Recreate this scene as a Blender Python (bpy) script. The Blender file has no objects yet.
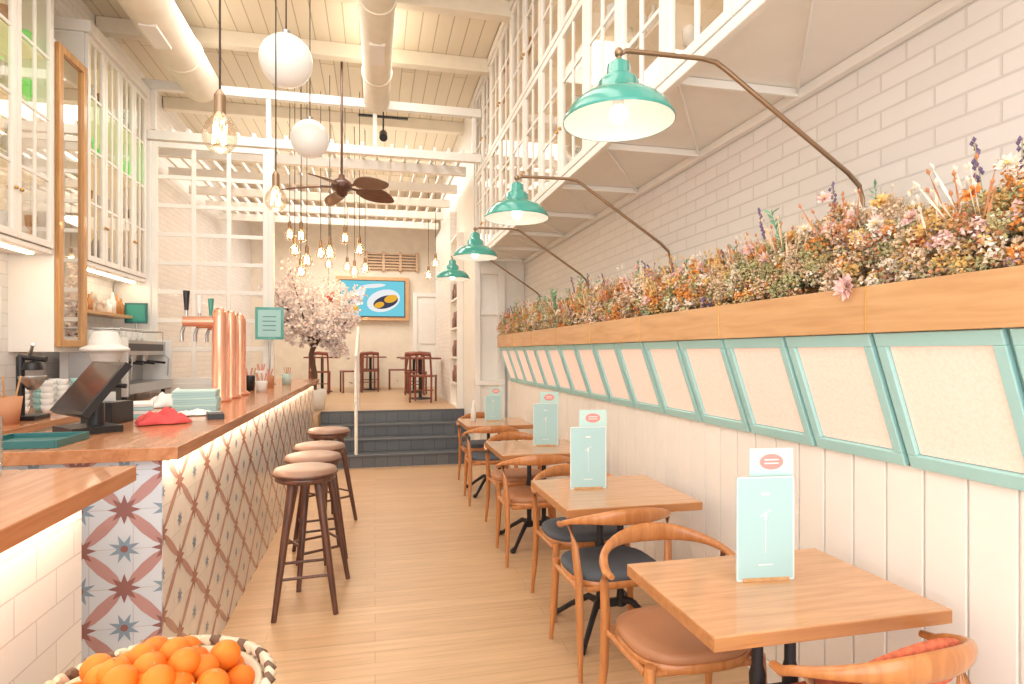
import bpy, bmesh, math, random
from mathutils import Vector, Matrix
random.seed(7)
R=random.random
def U(a,b): return a+(b-a)*R()
def S(r,g,b):
    f=lambda c:(c/255/12.92) if c/255<=0.04045 else ((c/255+0.055)/1.055)**2.4
    return (f(r),f(g),f(b),1)
scene=bpy.context.scene
try: scene.view_settings.view_transform='Standard'
except Exception: pass

# ---------------- materials ----------------
def newmat(name):
    m=bpy.data.materials.new(name); m.use_nodes=True
    nt=m.node_tree; b=nt.nodes['Principled BSDF']
    return m,nt,b
def mat(name,col,rough=0.5,metal=0,emit=None,es=0,var=0.06,vs=6,bump=0,bs=60,coat=0):
    m,nt,b=newmat(name)
    tc=nt.nodes.new('ShaderNodeTexCoord')
    n=nt.nodes.new('ShaderNodeTexNoise'); n.inputs['Scale'].default_value=vs; n.inputs['Detail'].default_value=3
    nt.links.new(tc.outputs['Object'],n.inputs['Vector'])
    r=nt.nodes.new('ShaderNodeValToRGB')
    r.color_ramp.elements[0].position=0.3; r.color_ramp.elements[1].position=0.7
    r.color_ramp.elements[0].color=[c*(1-var) for c in col[:3]]+[1]
    r.color_ramp.elements[1].color=[min(1,c*(1+var)) for c in col[:3]]+[1]
    nt.links.new(n.outputs['Fac'],r.inputs['Fac']); nt.links.new(r.outputs['Color'],b.inputs['Base Color'])
    b.inputs['Roughness'].default_value=rough; b.inputs['Metallic'].default_value=metal
    b.inputs['Coat Weight'].default_value=coat
    if emit: b.inputs['Emission Color'].default_value=emit; b.inputs['Emission Strength'].default_value=es
    if bump:
        n2=nt.nodes.new('ShaderNodeTexNoise'); n2.inputs['Scale'].default_value=bs
        nt.links.new(tc.outputs['Object'],n2.inputs['Vector'])
        bp=nt.nodes.new('ShaderNodeBump'); bp.inputs['Strength'].default_value=bump; bp.inputs['Distance'].default_value=0.004
        nt.links.new(n2.outputs['Fac'],bp.inputs['Height']); nt.links.new(bp.outputs['Normal'],b.inputs['Normal'])
    return m
def wood(name,c1,c2,axis='Y',scale=1.0,rough=0.35,coat=0.2):
    m,nt,b=newmat(name)
    tc=nt.nodes.new('ShaderNodeTexCoord'); mp=nt.nodes.new('ShaderNodeMapping')
    sc=[14*scale]*3; sc['XYZ'.index(axis)]=1.2*scale
    mp.inputs['Scale'].default_value=sc
    n=nt.nodes.new('ShaderNodeTexNoise'); n.inputs['Scale'].default_value=2.2; n.inputs['Detail'].default_value=6; n.inputs['Distortion'].default_value=0.6
    r=nt.nodes.new('ShaderNodeValToRGB'); r.color_ramp.elements[0].position=0.32; r.color_ramp.elements[1].position=0.68
    r.color_ramp.elements[0].color=c1; r.color_ramp.elements[1].color=c2
    nt.links.new(tc.outputs['Object'],mp.inputs['Vector']); nt.links.new(mp.outputs['Vector'],n.inputs['Vector'])
    nt.links.new(n.outputs['Fac'],r.inputs['Fac']); nt.links.new(r.outputs['Color'],b.inputs['Base Color'])
    b.inputs['Roughness'].default_value=rough; b.inputs['Coat Weight'].default_value=coat
    return m
def brick(name,c1,c2,mortar,bw,rh,ms,axes='YZ',rough=0.5,bump=0.5,offset=0.5,noise=0.5,grain=None,dist=0.006):
    m,nt,b=newmat(name)
    tc=nt.nodes.new('ShaderNodeTexCoord'); sp=nt.nodes.new('ShaderNodeSeparateXYZ'); cb=nt.nodes.new('ShaderNodeCombineXYZ')
    nt.links.new(tc.outputs['Object'],sp.inputs[0])
    nt.links.new(sp.outputs[axes[0]],cb.inputs[0]); nt.links.new(sp.outputs[axes[1]],cb.inputs[1])
    br=nt.nodes.new('ShaderNodeTexBrick'); br.offset=offset
    br.inputs['Scale'].default_value=1; br.inputs['Brick Width'].default_value=bw; br.inputs['Row Height'].default_value=rh
    br.inputs['Mortar Size'].default_value=ms; br.inputs['Mortar Smooth'].default_value=0.3
    br.inputs['Color1'].default_value=c1; br.inputs['Color2'].default_value=c2; br.inputs['Mortar'].default_value=mortar
    nt.links.new(cb.outputs[0],br.inputs['Vector'])
    out=br.outputs['Color']
    n=nt.nodes.new('ShaderNodeTexNoise'); n.inputs['Detail'].default_value=5
    mp=nt.nodes.new('ShaderNodeMapping'); nt.links.new(tc.outputs['Object'],mp.inputs['Vector']); nt.links.new(mp.outputs['Vector'],n.inputs['Vector'])
    if grain:
        mp.inputs['Scale'].default_value=grain; n.inputs['Scale'].default_value=2
        r=nt.nodes.new('ShaderNodeValToRGB'); r.color_ramp.elements[0].position=0.3; r.color_ramp.elements[1].position=0.7
        r.color_ramp.elements[0].color=(0.82,0.80,0.77,1); r.color_ramp.elements[1].color=(1,1,1,1)
        nt.links.new(n.outputs['Fac'],r.inputs['Fac'])
        mx=nt.nodes.new('ShaderNodeMixRGB'); mx.blend_type='MULTIPLY'; mx.inputs[0].default_value=1
        nt.links.new(out,mx.inputs[1]); nt.links.new(r.outputs['Color'],mx.inputs[2]); out=mx.outputs[0]
    else: n.inputs['Scale'].default_value=40
    nt.links.new(out,b.inputs['Base Color'])
    iv=nt.nodes.new('ShaderNodeMath'); iv.operation='SUBTRACT'; iv.inputs[0].default_value=1
    nt.links.new(br.outputs['Fac'],iv.inputs[1])
    ad=nt.nodes.new('ShaderNodeMath'); ad.operation='MULTIPLY_ADD'; ad.inputs[1].default_value=noise*0.3
    nt.links.new(n.outputs['Fac'],ad.inputs[0]); nt.links.new(iv.outputs[0],ad.inputs[2])
    bp=nt.nodes.new('ShaderNodeBump'); bp.inputs['Strength'].default_value=bump; bp.inputs['Distance'].default_value=dist
    nt.links.new(ad.outputs[0],bp.inputs['Height']); nt.links.new(bp.outputs['Normal'],b.inputs['Normal'])
    b.inputs['Roughness'].default_value=rough
    return m
def glass(name,tint=(1,1,1,1),fac=0.12,rough=0.03):
    m=bpy.data.materials.new(name); m.use_nodes=True; nt=m.node_tree; nt.nodes.clear()
    o=nt.nodes.new('ShaderNodeOutputMaterial'); t=nt.nodes.new('ShaderNodeBsdfTransparent'); g=nt.nodes.new('ShaderNodeBsdfGlossy')
    t.inputs[0].default_value=tint; g.inputs['Roughness'].default_value=rough
    f=nt.nodes.new('ShaderNodeFresnel'); f.inputs[0].default_value=1.45
    a=nt.nodes.new('ShaderNodeMath'); a.operation='MULTIPLY_ADD'; a.inputs[1].default_value=0.3; a.inputs[2].default_value=fac*0.3
    nt.links.new(f.outputs[0],a.inputs[0])
    mx=nt.nodes.new('ShaderNodeMixShader'); nt.links.new(a.outputs[0],mx.inputs[0]); nt.links.new(t.outputs[0],mx.inputs[1]); nt.links.new(g.outputs[0],mx.inputs[2])
    nt.links.new(mx.outputs[0],o.inputs[0]); return m
def emis(name,col,s):
    m=bpy.data.materials.new(name); m.use_nodes=True; nt=m.node_tree; nt.nodes.clear()
    o=nt.nodes.new('ShaderNodeOutputMaterial'); e=nt.nodes.new('ShaderNodeEmission'); e.inputs[0].default_value=col; e.inputs[1].default_value=s
    nt.links.new(e.outputs[0],o.inputs[0]); return m

WHITE=mat('white_paint',S(243,239,232),0.45,var=0.02)
CREAM=mat('cream_paint',S(242,236,229),0.5,var=0.02)
CEIL=mat('ceiling_paint',S(238,228,210),0.7,var=0.04)
BRICKR=brick('white_brick',S(243,239,235),S(238,233,229),S(226,221,216),0.24,0.075,0.005,'YZ',0.5,0.6)
TILEW=brick('white_metro_tile',S(240,238,236),S(234,232,230),S(212,209,206),0.2,0.1,0.0025,'YZ',0.2,0.4,noise=0.1)
FLOOR=brick('oak_floor',S(212,178,140),S(203,167,129),S(168,133,99),1.5,0.11,0.0016,'XY',0.36,0.25,0.37,0.15,grain=(1.2,16,1),dist=0.002)
PLANKW=brick('ceiling_planks',S(236,225,204),S(228,216,194),S(186,170,144),3.0,0.16,0.006,'YX',0.7,0.5,noise=0.2)
BARTOP=wood('bar_wood',S(178,116,76),S(202,142,100),'Y',1,0.24,0.3)
OAK=wood('light_oak',S(198,150,102),S(216,172,124),'Y',1,0.4,0.1)
TABLEW=wood('table_oak',S(192,140,96),S(212,162,116),'X',1.3,0.22,0.4)
EDGEW=wood('table_edge_oak',S(168,110,64),S(190,132,82),'X',1.3,0.35,0.2)
CHAIRW=wood('beech_chair',S(178,112,62),S(202,136,80),'Z',1.2,0.3,0.3)
DARKW=wood('dark_walnut',S(72,44,36),S(108,68,52),'Z',1.5,0.35,0.2)
SEATB=mat('brown_leather',S(146,114,96),0.35,bump=0.3,bs=200)
SEATG=mat('slate_fabric',S(84,90,98),0.8,bump=0.4,bs=400)
SEATT=mat('tan_leather',S(176,122,86),0.45,bump=0.3,bs=200)
SEATR=mat('coral_fabric',S(204,104,72),0.85,bump=0.6,bs=300,var=0.25,vs=60)
IRON=mat('cast_iron',S(44,42,44),0.5,0.3)
TEAL=mat('teal_enamel',S(66,158,144),0.2,0,coat=0.5,var=0.03)
TEALF=mat('aqua_paint',S(170,216,215),0.45,var=0.02)
INW=mat('enamel_white',S(232,232,228),0.35)
BRONZE=mat('bronze',S(160,134,108),0.35,0.8)
BRASS=mat('brass',S(206,162,98),0.3,0.8)
GOLD=wood('gold_frame',S(184,130,70),S(210,158,96),'Z',1,0.35,0.3)
COPPER=mat('copper_pink',S(238,176,150),0.22,0.7)
STEEL=mat('steel',S(190,190,190),0.28,0.85)
BLACK=mat('black_plastic',S(34,34,37),0.35)
MINT=mat('mint_card',S(176,212,213),0.5,var=0.01)
MINTL=mat('mint_card_light',S(196,226,220),0.5,var=0.01)
WCARD=mat('white_card',S(238,238,235),0.6)
PINK=mat('coral_print',S(232,152,146),0.6)
BLUEG=mat('blue_glaze',S(140,160,178),0.2)
MAUVE=mat('rose_glaze',S(192,148,144),0.2)
MAUVE2=mat('brown_rose_glaze',S(190,152,140),0.2)
BROWNG=mat('brown_glaze',S(150,104,100),0.2)
BROWNL=mat('light_brown_glaze',S(172,126,112),0.2)
TILEBASE=brick('porcelain_tile',S(238,232,224),S(232,226,217),S(212,205,196),0.15,0.15,0.002,'YZ',0.15,0.3,0.0,0.1)
TILEBASEX=brick('porcelain_tile_x',S(218,223,231),S(212,218,227),S(200,200,203),0.15,0.15,0.002,'XZ',0.15,0.3,0.0,0.1)
LED=emis('led_strip',(1,0.80,0.56,1),12)
LEDB=emis('led_strip_bar',(1,0.82,0.60,1),38)
GLASS=glass('clear_glass')
AMBER=glass('bulb_glass',(1,0.93,0.82,1),0.5)
FIL=emis('filament',(1,0.62,0.3,1),60)
GLOBE=mat('opal_glass',S(240,238,234),0.25,emit=(1,0.97,0.93,1),es=0.08,var=0.0)
ORANGE=mat('orange_peel',S(244,126,26),0.4,bump=0.5,bs=900,var=0.10,vs=15)
SLATE=brick('slate_tile',S(104,110,116),S(90,96,104),S(70,74,80),0.16,0.16,0.004,'XZ',0.4,0.4,0.0,0.3)
SLATET=mat('slate_tread',S(88,92,98),0.5)
WALLF=mat('beige_wall',S(234,222,204),0.7,var=0.05)
MIRROR=mat('mirror',S(215,212,204),0.03,1,var=0)
def lit_panel():
    m,nt,b=newmat('backlit_panel')
    tc=nt.nodes.new('ShaderNodeTexCoord'); v=nt.nodes.new('ShaderNodeTexVoronoi'); v.inputs['Scale'].default_value=85
    nt.links.new(tc.outputs['Object'],v.inputs['Vector'])
    r=nt.nodes.new('ShaderNodeValToRGB'); r.color_ramp.elements[0].color=S(244,216,202); r.color_ramp.elements[1].color=S(240,206,190)
    nt.links.new(v.outputs['Distance'],r.inputs['Fac']); nt.links.new(r.outputs['Color'],b.inputs['Base Color']); nt.links.new(r.outputs['Color'],b.inputs['Emission Color'])
    b.inputs['Emission Strength'].default_value=0.36
    b.inputs['Roughness'].default_value=0.4
    bp=nt.nodes.new('ShaderNodeBump'); bp.inputs['Strength'].default_value=0.12; bp.inputs['Distance'].default_value=0.002
    nt.links.new(v.outputs['Distance'],bp.inputs['Height']); nt.links.new(bp.outputs['Normal'],b.inputs['Normal']); return m
LITP=lit_panel()
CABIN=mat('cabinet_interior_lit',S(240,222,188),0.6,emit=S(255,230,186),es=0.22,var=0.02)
CABIN2=mat('cabinet_interior_right',S(232,214,188),0.6,emit=S(255,228,194),es=0.14,var=0.04)  # faint emission put into the paint in place of lighting inside the cabinet

# ---------------- mesh builder ----------------
class MB:
    def __init__(s,name,loc=(0,0,0),rot=0):
        s.name=name; s.v=[]; s.f=[]; s.mi=[]; s.sm=[]; s.mats=[]; s.M=Matrix.Identity(4); s.loc=loc; s.rot=rot
    def idx(s,m):
        if m not in s.mats: s.mats.append(m)
        return s.mats.index(m)
    def add(s,vs,fs,m,smooth=False):
        o=len(s.v); i=s.idx(m)
        s.v+= [tuple(s.M@Vector(p)) for p in vs]
        for f in fs: s.f.append([o+k for k in f]); s.mi.append(i); s.sm.append(smooth)
    def bx(s,x0,x1,y0,y1,z0,z1,m):
        vs=[(x,y,z) for x in(x0,x1) for y in(y0,y1) for z in(z0,z1)]
        s.add(vs,[(0,1,3,2),(4,6,7,5),(0,4,5,1),(2,3,7,6),(0,2,6,4),(1,5,7,3)],m)
    def pb(s,pl,a0,a1,b0,b1,c0,c1,m):
        if pl=='X': s.bx(c0,c1,a0,a1,b0,b1,m)
        else: s.bx(a0,a1,c0,c1,b0,b1,m)
    def tube(s,pts,r,m,n=10,r2=None,caps=True,smooth=True):
        P=[Vector(p) for p in pts]; k=len(P)
        if not isinstance(r,(list,tuple)): r=[r]*k
        if r2 is None: r2=r
        elif not isinstance(r2,(list,tuple)): r2=[r2]*k
        vs=[];fs=[]
        for i in range(k):
            t=(P[min(i+1,k-1)]-P[max(i-1,0)]).normalized()
            up=Vector((0,0,1)) if abs(t.z)<0.95 else Vector((0,1,0))
            sd=t.cross(up).normalized(); u=sd.cross(t).normalized()
            for j in range(n):
                a=2*math.pi*j/n; vs.append(P[i]+sd*r[i]*math.cos(a)+u*r2[i]*math.sin(a))
        for i in range(k-1):
            for j in range(n):
                fs.append((i*n+j,i*n+(j+1)%n,(i+1)*n+(j+1)%n,(i+1)*n+j))
        s.add(vs,fs,m,smooth)
        if caps: s.add(vs[:n],[tuple(range(n))[::-1]],m); s.add(vs[-n:],[tuple(range(n))],m)
    def lathe(s,c,prof,m,n=20,smooth=True):
        vs=[];fs=[];k=len(prof)
        for (r,z) in prof:
            for j in range(n):
                a=2*math.pi*j/n; vs.append((c[0]+r*math.cos(a),c[1]+r*math.sin(a),c[2]+z))
        for i in range(k-1):
            for j in range(n): fs.append((i*n+j,i*n+(j+1)%n,(i+1)*n+(j+1)%n,(i+1)*n+j))
        s.add(vs,fs,m,smooth)
    def sph(s,c,r,m,n=16,sc=(1,1,1)):
        h=n//2
        vs=[];fs=[]
        for i in range(h+1):
            p=math.pi*i/h
            for j in range(n):
                a=2*math.pi*j/n; vs.append((c[0]+sc[0]*r*math.sin(p)*math.cos(a),c[1]+sc[1]*r*math.sin(p)*math.sin(a),c[2]-sc[2]*r*math.cos(p)))
        for i in range(h):
            for j in range(n): fs.append((i*n+j,i*n+(j+1)%n,(i+1)*n+(j+1)%n,(i+1)*n+j))
        s.add(vs,fs,m,True)
    def octa(s,c,r,m,d=None,l=1.0):
        c=Vector(c)
        if d is None: d=Vector((U(-1,1),U(-1,1),U(-1,1))).normalized()
        d=Vector(d).normalized(); a=d.orthogonal().normalized(); b=d.cross(a)
        vs=[c+d*r*l,c+a*r,c+b*r,c-a*r,c-b*r,c-d*r*l]
        s.add(vs,[(0,1,2),(0,2,3),(0,3,4),(0,4,1),(5,2,1),(5,3,2),(5,4,3),(5,1,4)],m)
    def tet(s,c,r,m):
        c=Vector(c); d=Vector((U(-1,1),U(-1,1),U(-1,1))).normalized(); a=d.orthogonal().normalized(); b=d.cross(a)
        s.add([c+d*r*1.3,c+a*r-d*r*.4,c-a*r*.5+b*r*.87-d*r*.4,c-a*r*.5-b*r*.87-d*r*.4],[(0,1,2),(0,2,3),(0,3,1),(1,3,2)],m)
    def leaf(s,c,d,l,w,m):
        c=Vector(c); d=Vector(d).normalized(); a=d.cross(Vector((U(-1,1),U(-1,1),U(-1,1)))).normalized()
        s.add([c,c+d*l*0.5+a*w,c+d*l,c+d*l*0.5-a*w],[(0,1,2,3)],m)
    def build(s,bevel=0,parent=None,weld=False,seg=2):
        me=bpy.data.meshes.new(s.name); me.from_pydata(s.v,[],s.f)
        for m in s.mats: me.materials.append(m)
        me.polygons.foreach_set('material_index',s.mi); me.polygons.foreach_set('use_smooth',s.sm); me.update()
        if len(s.f)<60000:
            bm=bmesh.new(); bm.from_mesh(me); bmesh.ops.recalc_face_normals(bm,faces=bm.faces); bm.to_mesh(me); bm.free()
        o=bpy.data.objects.new(s.name,me); scene.collection.objects.link(o)
        o.location=s.loc; o.rotation_euler=(0,0,s.rot)
        if bevel:
            b=o.modifiers.new('bevel','BEVEL'); b.width=bevel; b.segments=seg; b.limit_method='ANGLE'; b.angle_limit=math.radians(50)
        if parent: o.parent=parent
        return o

# ---------------- room shell ----------------
XR=2.0; XL=-2.8; YB=14.9; ZC=4.95; ZU=0.65
b=MB('floor'); b.bx(XL,XR,-1.6,8.0,-0.1,0,FLOOR); b.build()
b=MB('floor_upper'); b.bx(-0.75,XR,8.9,YB,-0.1,ZU,FLOOR); b.bx(XL,-0.75,8.46,YB,-0.1,ZU,FLOOR); b.bx(XL,-0.75,8.0,8.46,-0.1,0,FLOOR); b.build()
b=MB('ceiling'); b.bx(XL,XR,-1.6,YB,ZC,ZC+0.1,PLANKW); b.build()
b=MB('wall_right'); b.bx(XR,XR+0.15,-1.6,YB,-0.1,ZC,BRICKR); b.build()
b=MB('wall_left'); b.bx(XL-0.15,XL,-1.6,YB,-0.1,ZC,BRICKR); b.build()
b=MB('wall_far'); b.bx(XL,XR,YB,YB+0.15,-0.1,ZC,WALLF); b.build()
for i,y in enumerate([2.2,3.4,4.6,5.8,7.0,9,10.5,12]):
    b=MB('ceiling_beam'); b.bx(XL+.01,XR-.01,y-0.06,y+0.06,ZC-0.16,ZC-0.002,CEIL); b.build(0.006)
b=MB('trim_header'); b.bx(XL+.01,1.29,7.36,7.44,4.42,4.52,WHITE); b.bx(XL+.01,1.29,7.36,7.44,3.86,3.96,WHITE)
for x in [-2.4,-1.2,0.0,1.2]: b.bx(x-.025,x+.025,7.37,7.43,3.97,4.415,WHITE)
b.build(0.004)
b=MB('pergola_ceiling')
for y in [8.0,8.9,9.8,10.7,11.6]: b.bx(-2.7,1.19,y-.04,y+.04,3.86,3.98,WHITE)
for i in range(22):
    x=-2.6+i*0.175; b.bx(x-.018,x+.018,7.46,12.0,3.985,4.04,WHITE)
b.build(0.003)
b=MB('wall_alcove_right')
b.bx(1.3,XR-.002,8.0,12.2,ZU-.65,ZC-.002,WHITE); b.build()
b=MB('trim_pilaster')
for x0,x1 in [(1.30,1.38),(1.62,1.72)]: b.bx(x0,x1,7.94,7.998,0.0,2.7,WHITE)
b.bx(1.38,1.62,7.94,7.998,2.55,2.7,WHITE); b.bx(1.3,1.72,7.93,7.998,1.05,1.12,WHITE); b.bx(1.3,1.72,7.93,7.998,0,0.14,WHITE)
b.bx(1.38,1.62,7.965,7.998,2.0,2.07,WHITE)
b.build(0.006)
b=MB('niche_shelf')
b.bx(1.2,1.298,8.95,9.0,.65,3.3,WHITE); b.bx(1.2,1.298,9.75,9.8,.65,3.3,WHITE)
for z in [.65,1.0,1.4,1.85,2.3,2.8,3.26]:
    b.bx(1.2,1.298,9.0,9.75,z,z+.03,WHITE)
for z in [1.03,1.43,1.88,2.33]:
    for k in range(6):
        y=9.07+k*.12
        b.lathe((1.25,y,z),[(0,0),(.03,0),(.032,.14),(.012,.2),(.012,.26),(0,.26)],random.choice([BROWNG,BLACK,WCARD,SEATB]),8)
b.build()
b=MB('wall_brick_column'); b.bx(1.2,1.298,9.82,12.2,ZU,3.8,BRICKR); b.build()

b=MB('trim_wainscot')
b.bx(1.752,1.998,-1.5,7.9,0,1.12,WHITE)
y=-1.5
while y<7.88:
    y1=min(y+0.145,7.9); b.bx(1.742,1.752,y+0.003,y1-0.003,0.1,1.12,CREAM); y+=0.148
b.build(0.003)
b=MB('baseboard_right'); b.bx(1.725,1.741,-1.5,7.9,0,0.1,WHITE); b.build(0.003)

# aqua framed lit panels
aV=Vector((0,1,0)); bV=Vector((-0.15,0,0.44)); L=bV.length; bV.normalize(); cV=Vector((-bV.z,0,bV.x))
M=Matrix(((aV.x,bV.x,cV.x,1.745),(aV.y,bV.y,cV.y,0),(aV.z,bV.z,cV.z,1.125),(0,0,0,1)))
b=MB('backlit_panel_row'); b.M=M
Y0=-0.93; W=0.43; N=20
Y1=Y0+W*N
b.bx(Y0,Y1,0,L,-0.02,-0.004,TEALF)
for i in range(N):
    a=Y0+i*W
    b.bx(a+0.01,a+W-0.01,0.0,0.045,0,0.02,TEALF); b.bx(a+0.01,a+W-0.01,L-0.045,L,0,0.02,TEALF)
    b.bx(a+0.01,a+0.045,0.045,L-.045,0,0.02,TEALF); b.bx(a+W-0.045,a+W-0.01,0.045,L-.045,0,0.02,TEALF)
    b.bx(a+0.047,a+W-0.047,0.047,L-.047,-0.003,0.006,LITP)
b.M=Matrix.Identity(4)
b.bx(1.76,1.998,Y0,Y1,1.125,1.14,WHITE)
b.build(0.003)
b=MB('planter_ledge')
b.bx(1.585,1.998,Y0,Y1,1.573,1.59,OAK)
a=Y0
while a<Y1-.1:
    e=min(a+0.86,Y1); b.bx(1.56,1.585,a+.002,e-.002,1.562,1.715,OAK)
    b.bx(1.557,1.586,e-.0025,e+.0025,1.562,1.717,BRASS); a+=0.86
b.build(0.002)

# ---------------- dried flowers ----------------
FC=[mat('fl_orange',S(230,156,82),.8,var=.2,vs=30),mat('fl_gold',S(226,188,120),.8,var=.2,vs=30),mat('fl_pink',S(242,206,200),.8,var=.1,vs=30),
    mat('fl_tan',S(222,194,162),.85,var=.2,vs=30),mat('fl_olive',S(178,174,126),.85,var=.2,vs=30),mat('fl_green',S(124,172,132),.8,var=.2,vs=30),
    mat('fl_purple',S(124,106,140),.85,var=.2,vs=30),mat('fl_rust',S(200,138,98),.85,var=.2,vs=30),mat('fl_cream',S(242,230,212),.8,var=.05,vs=30)]
b=MB('dried_flower_arrangement')
def cl(c,r,m,n,er):
    c=Vector(c); alt=random.choice([FC[3],FC[8],m,m])
    for q in range(n):
        d=Vector((U(-1,1),U(-1,1),U(-.7,1))).normalized()*U(.55,1)
        b.tet(c+d*r,er*U(.7,1.35),m if R()<.8 else alt)
yy=0.25
while yy<7.84:
    near=yy<2.8
    hb=0.30+0.05*math.sin(yy*2.3)*math.sin(yy*5.1+1)+0.03*math.sin(yy*11)
    if yy<1.6: hb*=.93
    zone=int(yy/.25)
    rz=random.Random(zone*13+5); dom=rz.choice([0,1,3,4,4,3,0,8])
    for k in range(70 if near else 16):
        x=U(1.60,1.93); prof=hb*(.5+.5*math.sin(min(1,(x-1.58)/.2)*math.pi/2))
        b.tet((x,yy+U(-.02,.02),1.67+prof*U(0,.85)),.0085 if near else .016,random.choice([FC[3],FC[4],FC[7],FC[3],FC[4],FC[1]]))
    for k in range(17 if near else 10):
        x=U(1.60,1.93); y=yy+U(-.06,.06)
        prof=hb*(.55+.45*math.sin(min(1,(x-1.58)/.2)*math.pi/2))
        z=1.69+prof*U(.0,1.0)**.65
        m=FC[dom] if R()<.35 else random.choices(FC,[3,3,1.6,5,5.5,.5,.2,1.8,2.2])[0]
        if near: cl((x,y,z),U(.022,.045),m,44,.0062)
        else: cl((x,y,z),U(.03,.055),m,26,.0085)
    x=U(1.60,1.9); y=yy+U(-.05,.05); z=1.74+hb*U(.35,1.0)
    t=R()
    tilt=Vector((U(-.3,.1),U(-.3,.3),1)).normalized()
    if t<.12:
        p0=Vector((x,y,1.72)); p1=p0+tilt*(hb+U(.02,.09)); b.tube([p0,p1],.0018,FC[4],4,caps=False)
        for q in range(16): b.octa(p1-tilt*q*.008+Vector((U(-.008,.008),U(-.008,.008),0)),.006,FC[6],tilt,1.6)
    elif t<.22:
        p0=Vector((x,y,1.72)); p1=p0+tilt*(hb+U(0,.05)); b.tube([p0,p1],.0018,FC[5],4,caps=False)
        for q in range(14):
            pp=p1-tilt*q*.014; sd=Vector((U(-1,1),U(-1,1),.6)); b.leaf(pp,sd,.04,.006,FC[5]); b.leaf(pp,Vector((-sd.x,-sd.y,.6)),.04,.006,FC[5])
    elif t<.66:
        c=Vector((min(x,1.70)-.06,y,z-.03)); m=random.choice([FC[2],FC[8],FC[0],FC[2],FC[1]]); n=Vector((-1,U(-.8,.3),U(.1,.9))).normalized(); a=n.orthogonal().normalized(); e=n.cross(a)
        for ring in (0,1):
            for q in range(11):
                an=q*math.tau/11+ring*.3; d=(a*math.cos(an)+e*math.sin(an)+n*(.35+ring*.5)); b.leaf(c,d,.034-.01*ring,.009,m)
        b.octa(c+n*.01,.008,FC[1])
    else:
        m=random.choice([FC[3],FC[8],FC[7],FC[1]])
        for q in range(10):
            d=(tilt+Vector((U(-.3,.2),U(-.4,.4),0))).normalized(); p0=Vector((x,y,1.72)); l=hb*U(.7,1.08)
            b.leaf(p0+d*l*.6,d,l*.4,.004,m)
            b.octa(p0+d*l,.006,m,d,2)
    yy+=0.026
b.build()
b=MB('pink_flower_bloom')
c=Vector((1.552,1.72,1.72))
for ring in range(3):
    for q in range(12):
        an=q*math.tau/12+ring*.25; d=Vector((-.4-ring*.4,math.cos(an),math.sin(an))); b.leaf(c,d,.055-.012*ring,.012,FC[2])
b.octa(c-Vector((.01,0,0)),.01,FC[1]); b.build()

# ---------------- cabinets ----------------
def bottle(b,c,h,r,m,n=8):
    t=R()
    if t<.5: pr=[(0,0),(r,0),(r,h*.6),(r*.35,h*.78),(r*.35,h),(0,h)]
    elif t<.8: pr=[(0,0),(r*.8,0),(r,h*.3),(r*.7,h*.55),(r*.9,h*.6),(0,h*.62)]
    else: pr=[(0,0),(r*.5,0),(r*.1,.01),(r*.1,h*.35),(r*.8,h*.5),(r*.9,h*.8),(0,h*.8)]
    b.lathe(c,pr,m,n)
def door(b,pl,c0,c1,a0,a1,b0,b1,cols,rows,m,st=.05,mu=.02,gl=True):
    b.pb(pl,a0,a0+st,b0,b1,c0,c1,m); b.pb(pl,a1-st,a1,b0,b1,c0,c1,m)
    b.pb(pl,a0+st,a1-st,b0,b0+st,c0,c1,m); b.pb(pl,a0+st,a1-st,b1-st,b1,c0,c1,m)
    A0=a0+st;A1=a1-st;B0=b0+st;B1=b1-st
    q=(c1-c0)*.2
    for i in range(1,cols):
        a=A0+(A1-A0)*i/cols; b.pb(pl,a-mu/2,a+mu/2,B0,B1,c0+q,c1-q,m)
    for j in range(1,rows):
        z=B0+(B1-B0)*j/rows; b.pb(pl,A0,A1,z-mu/2,z+mu/2,c0+q*1.25,c1-q*1.25,m)
    if gl:
        cm=(c0+c1)/2
        vs=[(cm,A0,B0),(cm,A1,B0),(cm,A1,B1),(cm,A0,B1)] if pl=='X' else [(A0,cm,B0),(A1,cm,B0),(A1,cm,B1),(A0,cm,B1)]
        b.add(vs,[(0,1,2,3)],GLASS)
GREEN=mat('green_glass_glowing',S(90,190,90),.2,emit=S(90,215,80),es=.55); CLEARS=mat('glassware',S(214,204,190),.15); BOTB=mat('bottle_amber',S(190,136,82),.2); BOTG=mat('bottle_olive',S(150,150,110),.2)  # green bottles carry their own emission in place of shelf light
GRNP=mat('green_glow_patch',S(190,235,170),.5,emit=S(170,240,140),es=.45,var=.03)  # added glowing panel behind the bottles to strengthen the green glow
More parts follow.
